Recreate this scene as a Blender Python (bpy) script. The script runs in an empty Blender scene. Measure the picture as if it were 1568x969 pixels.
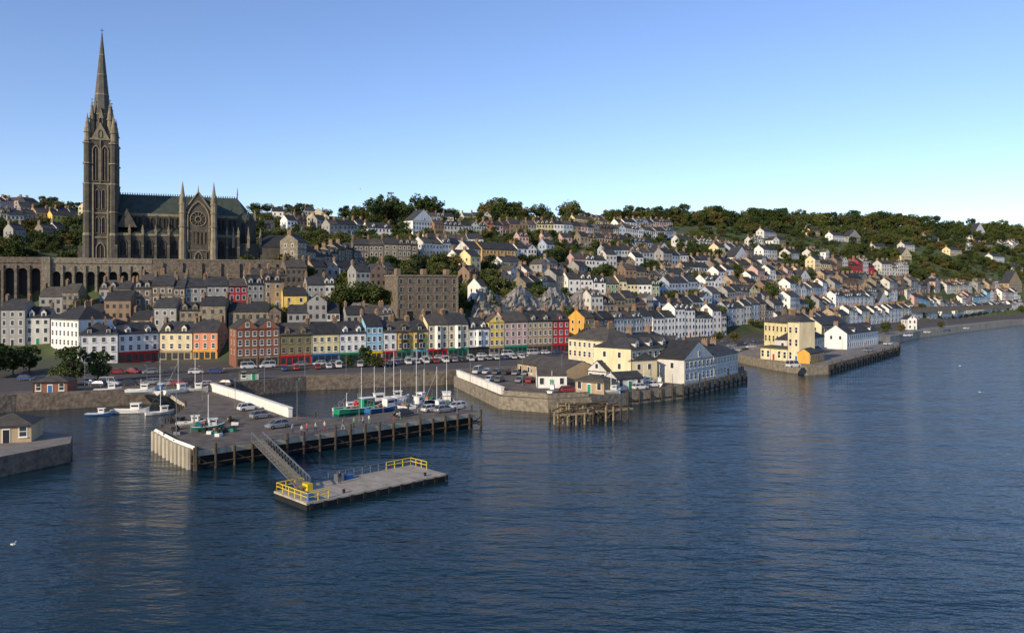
import bpy, math, random
import numpy as np
from mathutils import Vector, Matrix
random.seed(11); R=random.random; U=random.uniform
scene=bpy.context.scene
# survey helpers: the vantage is 28 m above the water; bearings/dips -> world metres
EYE=28.0; F=1220.0; CU=784.0; CV=440.0
def onz(u,v,z):
    Y=(EYE-z)*F/(v-CV); return ((u-CU)/F*Y, Y)

# ---------------------------------------------------------------- materials
MATS={}
def mat(name,col,rough=.85,var=.25,scale=.35,spec=.25,bump=0,bscale=3,streak=False,metal=0):
    if name in MATS: return MATS[name]
    m=bpy.data.materials.new(name); m.use_nodes=True; nt=m.node_tree; N=nt.nodes; L=nt.links
    p=N['Principled BSDF']; p.inputs['Roughness'].default_value=rough
    p.inputs['Specular IOR Level'].default_value=spec; p.inputs['Metallic'].default_value=metal
    g=N.new('ShaderNodeNewGeometry'); mp=N.new('ShaderNodeMapping'); mp.inputs['Scale'].default_value=(1,1,.25 if streak else 1)
    L.new(g.outputs['Position'],mp.inputs['Vector'])
    n=N.new('ShaderNodeTexNoise'); n.inputs['Scale'].default_value=scale; n.inputs['Detail'].default_value=6; n.inputs['Roughness'].default_value=.65
    L.new(mp.outputs[0],n.inputs['Vector'])
    mr=N.new('ShaderNodeMapRange'); mr.inputs[1].default_value=.3; mr.inputs[2].default_value=.7
    mr.inputs[3].default_value=1-var; mr.inputs[4].default_value=1+var*.5
    L.new(n.outputs[0],mr.inputs[0])
    mx=N.new('ShaderNodeVectorMath'); mx.operation='SCALE'; mx.inputs[0].default_value=col[:3]
    L.new(mr.outputs[0],mx.inputs['Scale']); L.new(mx.outputs[0],p.inputs['Base Color'])
    if bump:
        n2=N.new('ShaderNodeTexNoise'); n2.inputs['Scale'].default_value=bscale; n2.inputs['Detail'].default_value=4
        L.new(g.outputs['Position'],n2.inputs['Vector'])
        b=N.new('ShaderNodeBump'); b.inputs['Strength'].default_value=bump; b.inputs['Distance'].default_value=.2
        L.new(n2.outputs[0],b.inputs['Height']); L.new(b.outputs[0],p.inputs['Normal'])
    MATS[name]=m; return m
W={'white':(.80,.79,.75),'offwhite':(.58,.57,.53),'cream':(.70,.60,.38),'yellow':(.74,.54,.15),'paleyellow':(.72,.62,.34),
 'salmon':(.60,.25,.14),'red':(.40,.04,.05),'brick':(.25,.11,.07),'brown':(.24,.17,.12),'tan':(.40,.31,.20),'olive':(.20,.18,.10),
 'lightblue':(.26,.50,.66),'turq':(.16,.42,.50),'grey':(.30,.30,.29),'darkgrey':(.13,.13,.13),'pink':(.55,.38,.35),'green':(.26,.34,.24),
 'orange':(.66,.36,.07),'bluegrey':(.36,.42,.50),'mint':(.36,.44,.38)}
for k,c in W.items(): mat(k,c,streak=True,var=.25,scale=.5)
mat('slate',(.050,.052,.056),.75,.45,.6,.25,bump=.3,bscale=2)
mat('slate2',(.085,.078,.07),.8,.4,.5,.2)
mat('slate3',(.036,.038,.042),.75,.4,.7,.25)
mat('roofbrown',(.14,.095,.07),.8,.4,.5)
mat('greenroof',(.05,.068,.055),.6,.4,.4,.4)
mat('glass',(.03,.035,.04),.28,.6,1.2,.6)
mat('frame',(.75,.75,.72),.5,.1)
mat('black',(.02,.02,.022),.6,.3)
mat('chim',(.22,.16,.11),.9,.4,.8)
mat('pot',(.42,.2,.1),.8,.2)
mat('rubble',(.18,.15,.12),.95,.55,.9,.1,bump=.8,bscale=1.5)
mat('rubble2',(.25,.22,.17),.95,.5,1.1,.1,bump=.8,bscale=1.5)
mat('rock',(.30,.28,.25),.95,.7,.5,.1,bump=1,bscale=.8)
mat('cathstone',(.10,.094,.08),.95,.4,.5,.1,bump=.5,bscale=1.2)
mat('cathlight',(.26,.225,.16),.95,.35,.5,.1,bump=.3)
mat('spirestone',(.13,.125,.11),.95,.3,.5,.1,bump=.4)
mat('asphalt',(.05,.05,.052),.9,.3,.3)
mat('paving',(.22,.20,.175),.9,.35,.35)
mat('deckc',(.15,.13,.11),.9,.5,.35,.2,bump=.3)
mat('pontoondeck',(.34,.31,.26),.9,.3,.6,.2,bump=.3)
mat('concrete',(.42,.38,.30),.9,.4,.6,.2,streak=True)
mat('whitewall',(.78,.75,.68),.8,.25,.7,.2,streak=True)
mat('timber',(.07,.055,.04),.9,.5,1.5)
mat('timberlight',(.28,.22,.13),.9,.5,1.5)
mat('yellowpaint',(.70,.50,.03),.5,.2,2)
mat('bluepaint',(.03,.13,.36),.5,.15)
mat('redpaint',(.5,.03,.03),.5,.15)
mat('greenpaint',(.02,.24,.14),.5,.2)
mat('orangepaint',(.45,.16,.05),.5,.15)
mat('steel',(.22,.23,.24),.45,.2,metal=.5)
mat('skin',(.5,.3,.22),.6,.1); mat('rubber',(.02,.02,.02),.8,.1)
mat('linepaint',(.7,.7,.66),.7,.2)
for i,c in enumerate([(.5,.5,.5),(.04,.04,.05),(.22,.23,.25),(.28,.03,.03),(.04,.07,.18),(.6,.6,.6),(.12,.13,.14)]): mat('carpaint%d'%i,c,.3,.05,spec=.6)
for i,c in enumerate([(.45,.05,.05),(.04,.06,.14),(.03,.03,.035),(.4,.4,.38),(.1,.25,.12)]): mat('cloth%d'%i,c,.9,.15)

def folmat(name,a,b):
    m=bpy.data.materials.new(name); m.use_nodes=True; nt=m.node_tree; N=nt.nodes; L=nt.links
    p=N['Principled BSDF']; p.inputs['Roughness'].default_value=.75; p.inputs['Specular IOR Level'].default_value=.15
    g=N.new('ShaderNodeNewGeometry'); n=N.new('ShaderNodeTexNoise'); n.inputs['Scale'].default_value=.35; n.inputs['Detail'].default_value=5
    L.new(g.outputs['Position'],n.inputs['Vector']); oi=N.new('ShaderNodeObjectInfo')
    ad=N.new('ShaderNodeMath'); ad.operation='MULTIPLY_ADD'; ad.inputs[1].default_value=.45; L.new(oi.outputs['Random'],ad.inputs[0]); L.new(n.outputs[0],ad.inputs[2])
    r=N.new('ShaderNodeValToRGB'); r.color_ramp.elements[0].position=.4; r.color_ramp.elements[0].color=(*a,1); r.color_ramp.elements[1].position=1.0; r.color_ramp.elements[1].color=(*b,1)
    L.new(ad.outputs[0],r.inputs[0]); L.new(r.outputs[0],p.inputs['Base Color'])
    MATS[name]=m
folmat('leaf',(.035,.055,.016),(.11,.125,.035)); folmat('leafdark',(.022,.042,.014),(.06,.09,.026)); folmat('leafautumn',(.05,.055,.018),(.14,.115,.035))
mat('bark',(.09,.07,.05),.9,.3,2)

# ---------------------------------------------------------------- mesh builder
class B:
    def __init__(s): s.v=[];s.f=[];s.m=[];s.mn=[];s.M=Matrix.Identity(4)
    def add(s,vs,fs,mt):
        o=len(s.v); M=s.M
        s.v+=[tuple(M@Vector(p)) for p in vs]
        if mt not in s.mn: s.mn.append(mt)
        k=s.mn.index(mt)
        for f in fs: s.f.append([o+i for i in f]); s.m.append(k)
    def box(s,x0,x1,y0,y1,z0,z1,mt):
        s.add([(x0,y0,z0),(x1,y0,z0),(x1,y1,z0),(x0,y1,z0),(x0,y0,z1),(x1,y0,z1),(x1,y1,z1),(x0,y1,z1)],
          [(0,1,5,4),(1,2,6,5),(2,3,7,6),(3,0,4,7),(4,5,6,7),(3,2,1,0)],mt)
    def q(s,a,b,c,d,mt): s.add([a,b,c,d],[(0,1,2,3)],mt)
    def cyl(s,x,y,z0,z1,r0,r1,n,mt,ph=0):
        vs=[];
        for z,r in((z0,r0),(z1,r1)):
            for i in range(n):
                a=2*math.pi*(i+ph)/n; vs.append((x+r*math.cos(a),y+r*math.sin(a),z))
        fs=[(i,(i+1)%n,n+(i+1)%n,n+i) for i in range(n)]+[tuple(range(n,2*n)),tuple(range(n-1,-1,-1))]
        s.add(vs,fs,mt)
    def bar(s,a,b,r,mt,n=5,r2=None):
        a=Vector(a);b=Vector(b);d=b-a
        if d.length<1e-4: return
        q=d.to_track_quat('Z','Y'); r2=r if r2 is None else r2; vs=[]
        for p,rr in((a,r),(b,r2)):
            for i in range(n):
                t=2*math.pi*i/n; vs.append(tuple(p+q@Vector((rr*math.cos(t),rr*math.sin(t),0))))
        s.add(vs,[(i,(i+1)%n,n+(i+1)%n,n+i) for i in range(n)]+[tuple(range(n,2*n)),tuple(range(n-1,-1,-1))],mt)
    def prism(s,poly,z0,z1,side,top):
        n=len(poly)
        s.add([(x,y,z0) for x,y in poly]+[(x,y,z1) for x,y in poly],[(i,(i+1)%n,n+(i+1)%n,n+i) for i in range(n)],side)
        s.add([(x,y,z1) for x,y in poly],[tuple(range(n))],top)
    def gab_x(s,x0,x1,y0,y1,z,zr,roof,wall,ov=.3,th=.18):  # ridge along x
        ym=(y0+y1)/2; k=(zr-z)/(ym-y0); e=z-ov*k
        s.add([(x0,y0,z),(x0,y1,z),(x0,ym,zr-.02),(x1,y0,z),(x1,y1,z),(x1,ym,zr-.02)],[(0,2,1),(3,4,5)],wall)
        P=[(y0-ov,e),(ym,zr),(y1+ov,e),(y1+ov,e+th),(ym,zr+th),(y0-ov,e+th)]
        vs=[(x0,y,zz) for y,zz in P]+[(x1,y,zz) for y,zz in P]
        s.add(vs,[(i,(i+1)%6,6+(i+1)%6,6+i) for i in range(6)]+[(0,1,4,5),(1,2,3,4),(11,10,7,6),(10,9,8,7)],roof)
    def gab_y(s,x0,x1,y0,y1,z,zr,roof,wall,ov=.3):
        M=s.M.copy(); s.M=M@Matrix.Translation((x1,y0,0))@Matrix.Rotation(math.pi/2,4,'Z'); s.gab_x(0,y1-y0,0,x1-x0,z,zr,roof,wall,ov); s.M=M
    def hip(s,x0,x1,y0,y1,z,zr,roof,ov=.35):
        x0-=ov;x1+=ov;y0-=ov;y1+=ov; ym=(y0+y1)/2; xm=(x0+x1)/2
        if x1-x0>=y1-y0: i=(y1-y0)/2; a=(x0+i,ym,zr);b=(x1-i,ym,zr); F_=[(0,1,5,4),(1,2,5),(2,3,4,5),(3,0,4)]
        else: i=(x1-x0)/2; a=(xm,y0+i,zr);b=(xm,y1-i,zr); F_=[(0,1,4),(1,2,5,4),(2,3,5),(3,0,4,5)]
        s.add([(x0,y0,z),(x1,y0,z),(x1,y1,z),(x0,y1,z),a,b],F_+[(3,2,1,0)],roof)
    def obj(s,name,loc=(0,0,0),ang=0,parent=None,smooth=False):
        me=bpy.data.meshes.new(name); me.from_pydata(s.v,[],s.f); me.polygons.foreach_set('material_index',s.m)
        for k in s.mn: me.materials.append(MATS[k])
        if smooth: me.polygons.foreach_set('use_smooth',[True]*len(me.polygons))
        me.update(); return link(name,me,loc,ang,parent)
def link(name,me,loc=(0,0,0),ang=0,parent=None,sc=1):
    o=bpy.data.objects.new(name,me); o.location=loc; o.rotation_euler=(0,0,ang)
    o.scale=(sc,sc,sc) if not hasattr(sc,'__len__') else sc
    scene.collection.objects.link(o); 
    if parent: o.parent=parent
    return o
def empty(name): return link(name,None)

# ---------------------------------------------------------------- terrain
SH=np.array([(-700,60),(-300,100),(-150,150),(-112,180),(-82,194),(-70,205),(-56,217),(-19.5,229),(0,240),(30,250),(60,270),(81,303),(95,320),(130,347),(186,392),(227,443),(300,517),(385,600),(560,730),(1000,1000),(3500,2300)],float)
def sdist(X,Y):
    X=np.asarray(X,float);Y=np.asarray(Y,float); best=np.full(X.shape,1e9); sg=np.ones(X.shape)
    for i in range(len(SH)-1):
        a=SH[i];d=SH[i+1]-a; L=np.hypot(*d); t=np.clip(((X-a[0])*d[0]+(Y-a[1])*d[1])/L**2,0,1)
        dx=X-a[0]-t*d[0]; dy=Y-a[1]-t*d[1]; D=np.hypot(dx,dy); c=d[0]*dy-d[1]*dx
        k=D<best; best=np.where(k,D,best); sg=np.where(k,np.sign(c),sg)
    return best*sg
COL=[(-400,[(180,3),(240,12),(300,30),(380,45),(520,75),(700,95)]),
(0,[(235,4),(270,10),(300,25),(330,38),(400,53),(520,74),(650,97)]),
(250,[(262,3),(280,18),(300,27),(330,36),(400,44),(480,60),(580,82)]),
(450,[(258,3),(285,15),(330,30),(380,38),(470,58),(600,84)]),
(600,[(262,3),(300,17),(380,38),(480,58),(620,82)]),
(760,[(290,3),(330,17),(390,33),(480,53),(640,84)]),
(880,[(310,3),(350,13),(400,24),(480,48),(560,65),(690,86)]),
(1050,[(335,3),(370,8),(450,28),(520,45),(620,63),(780,97)]),
(1200,[(365,3),(430,14),(520,32),(620,51),(740,75),(850,98)]),
(1400,[(450,3),(540,14.7),(620,30.5),(720,51.6),(820,76),(900,97)]),
(1568,[(600,3),(680,14),(780,34),(880,57),(1000,94)]),
(2100,[(900,3),(1000,14),(1200,50),(1500,85)])]
CO=(-167.0,311.0); CA=math.radians(21); PZ=38.4
def cl(lx,ly): return (CO[0]+lx*math.cos(CA)-ly*math.sin(CA), CO[1]+lx*math.sin(CA)+ly*math.cos(CA))
def ss(x,a,b): t=np.clip((x-a)/(b-a),0,1); return t*t*(3-2*t)
def terr(X,Y):
    X=np.asarray(X,float);Y=np.asarray(Y,float)
    u=CU+F*X/np.maximum(Y,1); u=np.clip(u,COL[0][0],COL[-1][0]-.01)
    Z=np.stack([np.interp(Y,[p[0] for p in c]+[c[-1][0]+150,c[-1][0]+900,c[-1][0]+3000],[p[1] for p in c]+[c[-1][1]+1,c[-1][1]*.5,20]) for _,c in COL])
    us=np.array([c[0] for c in COL]); k=np.clip(np.searchsorted(us,u,side='right')-1,0,len(us)-2)
    t=(u-us[k])/(us[k+1]-us[k])
    z0=np.take_along_axis(Z,k[None],0)[0]; z1=np.take_along_axis(Z,(k+1)[None],0)[0]; z=z0*(1-t)+z1*t
    d=sdist(X,Y)
    z=2.9+(z-2.9)*ss(d,47,62)+ .8*np.sin(X*.05+1)*np.sin(Y*.06)*ss(d,90,150)
    dx=X-CO[0];dy=Y-CO[1]; lx=dx*math.cos(CA)+dy*math.sin(CA); ly=-dx*math.sin(CA)+dy*math.cos(CA)
    w=ss(ly,-12.5,-8)*(1-ss(ly,34,70))*(1-ss(lx,80,90))*ss(lx,-200,-120)
    z=z*(1-w)+(PZ-.1)*w
    w2=(1-ss(ly,-13,-12.9))*ss(ly,-30,-20)*(1-ss(lx,70,90))*ss(lx,-200,-120)
    z=np.where(w2>0,np.minimum(z,z*(1-w2)+w2*26.5),z)
    return np.where(d<8.5,-4+6.9*ss(d,6,8.5),z)
def T(x,y): return float(terr(np.array([x]),np.array([y]))[0])
YA=np.arange(150,1400,1.0)
def hit(u,v):
    X=(u-CU)/F*YA; z=terr(X,YA); r=EYE-(v-CV)/F*YA
    k=np.where((z>=r)&(z>2))[0]
    i=k[0] if len(k) else len(YA)-300
    return (float(X[i]),float(YA[i]),float(z[i]))
xs=np.unique(np.concatenate([np.linspace(-9000,-700,12),np.arange(-700,-260,20),np.arange(-260,460,3.),np.arange(460,1200,15),np.linspace(1200,9000,14)]))
ys=np.unique(np.concatenate([np.linspace(-3000,40,10),np.arange(40,150,10),np.arange(150,560,3.),np.arange(560,1300,8),np.linspace(1300,12000,20)]))
GX,GY=np.meshgrid(xs,ys); GZ=terr(GX,GY); nx=len(xs);ny=len(ys)
me=bpy.data.meshes.new('ground'); vs=np.stack([GX.ravel(),GY.ravel(),GZ.ravel()],1)
idx=np.arange(nx*ny).reshape(ny,nx); fc=np.stack([idx[:-1,:-1],idx[:-1,1:],idx[1:,1:],idx[1:,:-1]],-1).reshape(-1,4)
me.from_pydata(vs.tolist(),[],fc.tolist()); me.update()
m=bpy.data.materials.new('hillside'); m.use_nodes=True; nt=m.node_tree;N=nt.nodes;L=nt.links;p=N['Principled BSDF'];p.inputs['Roughness'].default_value=.95
g=N.new('ShaderNodeNewGeometry');n=N.new('ShaderNodeTexNoise');n.inputs['Scale'].default_value=.03;n.inputs['Detail'].default_value=9;n.inputs['Roughness'].default_value=.7
L.new(g.outputs['Position'],n.inputs['Vector'])
r=N.new('ShaderNodeValToRGB');r.color_ramp.elements[0].position=.38;r.color_ramp.elements[0].color=(.03,.05,.015,1);r.color_ramp.elements[1].position=.66;r.color_ramp.elements[1].color=(.11,.12,.045,1)
e=r.color_ramp.elements.new(.52);e.color=(.06,.085,.025,1);L.new(n.outputs[0],r.inputs[0])
sx=N.new('ShaderNodeSeparateXYZ');L.new(g.outputs['Position'],sx.inputs[0]);mr=N.new('ShaderNodeMapRange');mr.inputs[1].default_value=3.2;mr.inputs[2].default_value=6
L.new(sx.outputs[2],mr.inputs[0]);mx=N.new('ShaderNodeMix');mx.data_type='RGBA';L.new(mr.outputs[0],mx.inputs[0]);mx.inputs[6].default_value=(.06,.057,.053,1);L.new(r.outputs[0],mx.inputs[7]);L.new(mx.outputs[2],p.inputs['Base Color'])
me.materials.append(m); link('ground',me)

# water
me=bpy.data.meshes.new('water'); S=12000; me.from_pydata([(-S,-S,0),(S,-S,0),(S,S,0),(-S,S,0)],[],[(0,1,2,3)])
m=bpy.data.materials.new('sea_water');m.use_nodes=True;nt=m.node_tree;N=nt.nodes;L=nt.links;p=N['Principled BSDF']
p.inputs['Base Color'].default_value=(.005,.024,.036,1);p.inputs['Roughness'].default_value=.08;p.inputs['IOR'].default_value=1.33
g=N.new('ShaderNodeNewGeometry');mp=N.new('ShaderNodeMapping');mp.inputs['Rotation'].default_value=(0,0,.5);mp.inputs['Scale'].default_value=(.6,1.5,1);L.new(g.outputs['Position'],mp.inputs['Vector'])
def nz(sc,det):
    n=N.new('ShaderNodeTexNoise');n.inputs['Scale'].default_value=sc;n.inputs['Detail'].default_value=det;n.inputs['Roughness'].default_value=.6;L.new(mp.outputs[0],n.inputs['Vector']);return n
def madd(x,k,y):
    q=N.new('ShaderNodeMath');q.operation='MULTIPLY_ADD';L.new(x.outputs[0],q.inputs[0]);q.inputs[1].default_value=k;L.new(y.outputs[0],q.inputs[2]);return q
ml=madd(nz(.25,3),2.5,madd(nz(.06,2),5,nz(.75,4)))
b=N.new('ShaderNodeBump');b.inputs['Strength'].default_value=1;b.inputs['Distance'].default_value=.17;L.new(ml.outputs[0],b.inputs['Height']);L.new(b.outputs[0],p.inputs['Normal'])
me.materials.append(m); link('water',me)

# ---------------------------------------------------------------- quays
OCC=[]
def occ(x,y,r): OCC.append((x,y,r))
b=B(); P=[tuple(q) for q in SH]
def offs(P,o):
    out=[]
    for i in range(len(P)):
        a=Vector(P[max(i-1,0)]);c=Vector(P[min(i+1,len(P)-1)]); t=(c-a).normalized(); out.append((P[i][0]-t.y*o,P[i][1]+t.x*o))
    return out
I1=offs(P,.7);I2=offs(P,14)
for i in range(1,len(P)-2):
    b.q((*P[i],-4),(*P[i+1],-4),(*P[i+1],3.9),(*P[i],3.9),'rubble' if i<12 else 'concrete')
    b.q((*P[i],3.9),(*P[i+1],3.9),(*I1[i+1],3.9),(*I1[i],3.9),'rubble2')
    b.q((*I1[i],3.9),(*I1[i+1],3.9),(*I1[i+1],3.02),(*I1[i],3.02),'rubble')
    b.q((*I1[i],3.02),(*I1[i+1],3.02),(*I2[i+1],3.02),(*I2[i],3.02),'paving' if i>10 else 'deckc')
b.obj('sea_wall')
def inset(poly,o):
    n=len(poly);out=[]
    for i in range(n):
        a=Vector(poly[i-1]);p_=Vector(poly[i]);c=Vector(poly[(i+1)%n]); t1=(p_-a).normalized();t2=(c-p_).normalized()
        n1=Vector((-t1.y,t1.x));n2=Vector((-t2.y,t2.x)); k=n1+n2; k=k/max(k.dot(n1),.35); out.append((p_.x+k.x*o,p_.y+k.y*o))
    return out
def quay(name,poly,side,top,solid=True,posts=None,postmat='timber',sp=3.,rail=None):
    b=B()
    if solid: b.prism(poly,-4,3,side,top)
    else:
        b.prism(inset(poly,1.6),-4,2.1,'black','black'); b.prism(poly,2.1,3,side,top)  # core block painted black to stand in for shade under the deck
    if posts:
        for i in posts:
            a=Vector(poly[i]);c=Vector(poly[(i+1)%len(poly)]);d=c-a;n=max(1,int(d.length/sp))
            t=d.normalized(); o=Vector((t.y,-t.x))*.22
            for k in range(n+1):
                q=a+d*k/n+o; b.cyl(q.x,q.y,-3,3.2+U(-.3,.9),.24,.2,7,postmat)
                if k<n:
                    q2=a+d*(k+1)/n+o
                    b.bar((q.x,q.y,.9),(q2.x,q2.y,.9),.13,postmat,4)
                    if k%2==0: b.bar((q.x,q.y,2.0),(q2.x,q2.y,.2),.1,postmat,4)
    if rail:
        for i in rail:
            a=Vector(poly[i]);c=Vector(poly[(i+1)%len(poly)]);d=c-a;n=max(1,int(d.length/2.2))
            t=d.normalized(); o=Vector((-t.y,t.x))*.4
            for k in range(n+1):
                q=a+d*k/n+o; b.bar((q.x,q.y,3),(q.x,q.y,4.1),.04,'steel',4)
            for z in(3.55,4.1): b.bar((a.x+o.x,a.y+o.y,z),(c.x+o.x,c.y+o.y,z),.035,'steel',4)
    return b.obj(name)
pier=[(-61.3,137.4),(-54,128),(-48.4,122),(-6.4,160.5),(-14.5,169.3),(-32.2,153.2),(-41,154),(-72,196),(-80,203),(-84,193),(-69,169)]
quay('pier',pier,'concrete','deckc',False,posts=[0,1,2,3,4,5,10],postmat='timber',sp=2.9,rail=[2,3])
b=B()   # pale concrete end of the pier
for (a,c) in((pier[0],pier[1]),(pier[1],pier[2])):
    a=Vector(a);c=Vector(c);d=c-a
    for k in range(5):
        q=a+d*k/5; b.cyl(q.x-.3,q.y-.3,-3,3.3,.5,.5,8,'concrete')
    b.bar((a.x-.1,a.y-.1,3.35),(c.x-.1,c.y-.1,3.35),.35,'whitewall',4)
b.obj('pier_fender_piles')
rq=[(-16.5,226),(-3,183.7),(8,178),(18,181.5),(27.5,190),(43,201),(69,235),(73,265),(80,303),(60,285),(30,262),(-12,245)]
quay('stone_quay',rq,'rubble2','deckc',True,posts=[4,5,6],sp=3.2)
quay('town_quay',[(-200,110),(-76,117),(-71,128),(-75,136),(-90,142),(-200,165)],'rubble','paving')
yq=[(84,302),(88,274),(94,254),(102,257),(163,336),(176,362),(170,378),(130,350),(95,324)]
quay('club_quay',yq,'rubble2','paving',True,posts=[3,4],sp=3.5,rail=[3])
def wall(name,pts,h,th,m='whitewall',z=3.0,top=None):
    b=B()
    for (a,c) in zip(pts,pts[1:]):
        a=Vector(a);c=Vector(c);d=(c-a);l=d.length;b.M=Matrix.Translation((a.x,a.y,z))@Matrix.Rotation(math.atan2(d.y,d.x),4,'Z')
        b.box(0,l,0,th,-.5,h,m); b.box(-.1,l+.1,-.12,th+.12,h,h+.18,top or m)
    return b.obj(name)
wall('white_wall',[(-72.8,192.5),(-58,173.5),(-43,153.2)],1.7,.8)
wall('white_wall',[(-15.6,224),(-2.6,186)],1.6,.8)
wall('stone_wall',[(-2,185),(8,179.3),(17.6,182.8)],.9,.5,'rubble2')

# timber ruins
b=B()
def ruin(x0,y0,ang,w,d,seed):
    random.seed(seed); b.M=Matrix.Translation((x0,y0,0))@Matrix.Rotation(ang,4,'Z')
    for i in range(int(w/1.9)+1):
        for j in range(int(d/2.4)+1):
            h=U(2.0,3.1); 
            b.cyl(i*1.9,j*2.4,-3,h,.24,.2,6,'timber' if R()<.6 else 'timberlight')
            if i and R()<.7: b.bar((i*1.9-1.9,j*2.4,U(0,.8)),(i*1.9,j*2.4,U(1.5,2.2)),.12,'timber',4)
    for j in range(int(d/.6)):
        if R()<.8: b.box(U(-.8,1),w-U(-.8,1.5),j*.6,j*.6+.42,1.9,2.15+U(0,.08),'timberlight' if R()<.6 else 'timber')
    for k in range(5): b.bar((U(0,w),U(0,d),2.4),(U(0,w),U(0,d),U(2.4,3.2)),.14,'timber',4)
ruin(9.5,161,.35,8,5,3); ruin(18,166,.5,9,6,4); ruin(10.5,172,.2,12,3,5)
b.obj('ruined_timber_jetty'); random.seed(21)

# ---------------------------------------------------------------- pontoon + gangway
F0=Vector((-25.7,99.8)); pa=math.atan2(.699,.715)
b=B(); Lp,Wp=22.5,8.3
b.box(0,Lp,0,Wp,-.6,.75,'black'); b.box(-.08,Lp+.08,-.08,Wp+.08,.75,1.0,'concrete'); b.box(.2,Lp-.2,.2,Wp-.2,1.0,1.02,'pontoondeck')
for x in np.arange(.3,Lp,2.0): b.box(x,x+.5,-.2,-.08,.1,.85,'rubber')
for x in np.arange(2.5,Lp,2.5): b.box(x,x+.04,.25,Wp-.25,1.02,1.024,'black')
def rail(b,pts,z,m,h=1.1,sp=1.5,r=.05):
    for a,c in zip(pts,pts[1:]):
        a=Vector(a);c=Vector(c);d=c-a;n=max(1,round(d.length/sp))
        for k in range(n+1):
            q=a+d*k/n; b.bar((q.x,q.y,z),(q.x,q.y,z+h),r,m,4)
        for zz in(.55*h,h): b.bar((a.x,a.y,z+zz),(c.x,c.y,z+zz),r,m,4)
rail(b,[(4.2,Wp-.2),(.2,Wp-.2),(.2,.2),(3.2,.2)],1.02,'yellowpaint',r=.06)
rail(b,[(17.8,Wp-.2),(Lp-.2,Wp-.2),(Lp-.2,4.2)],1.02,'yellowpaint',r=.06)
rail(b,[(8,Wp-.2),(17.8,Wp-.2)],1.02,'steel')
b.box(.6,1.4,.6,1.4,1.02,1.7,'bluepaint'); b.box(8.6,9.6,6.6,7.6,1.02,2.0,'steel'); b.box(10.2,11.4,6.9,7.7,1.02,1.6,'bluepaint'); b.box(3.1,3.9,5.2,6.6,1.02,1.9,'yellowpaint')
b.cyl(19.5,1.0,1.02,1.5,.15,.22,8,'black'); b.cyl(6,1.0,1.02,1.5,.15,.22,8,'black')
b.obj('floating_pontoon',(F0.x,F0.y,0),pa)
b=B(); a=Vector((-41.2,128.8,3.3)); c=Vector((-27.6,105.6,1.5)); d=c-a; s_=Vector((-d.y,d.x,0)).normalized()*.85; n=16
for sg in(-1,1):
    o=s_*sg; up=Vector((0,0,1.3)); b.bar(a+o,c+o,.1,'steel'); b.bar(a+o+up,c+o+up,.1,'steel')
    for k in range(n+1):
        q=a+d*k/n+o; b.bar(q,q+up,.06,'steel',4)
        if k<n: b.bar(q,(a+d*(k+1)/n+o+up) if k%2 else (a+d*(k+1)/n+o+up),.05,'steel',4)
b.add([tuple(a-s_),tuple(a+s_),tuple(c+s_),tuple(c-s_)],[(0,1,2,3)],'timberlight')
b.obj('gangway')

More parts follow.
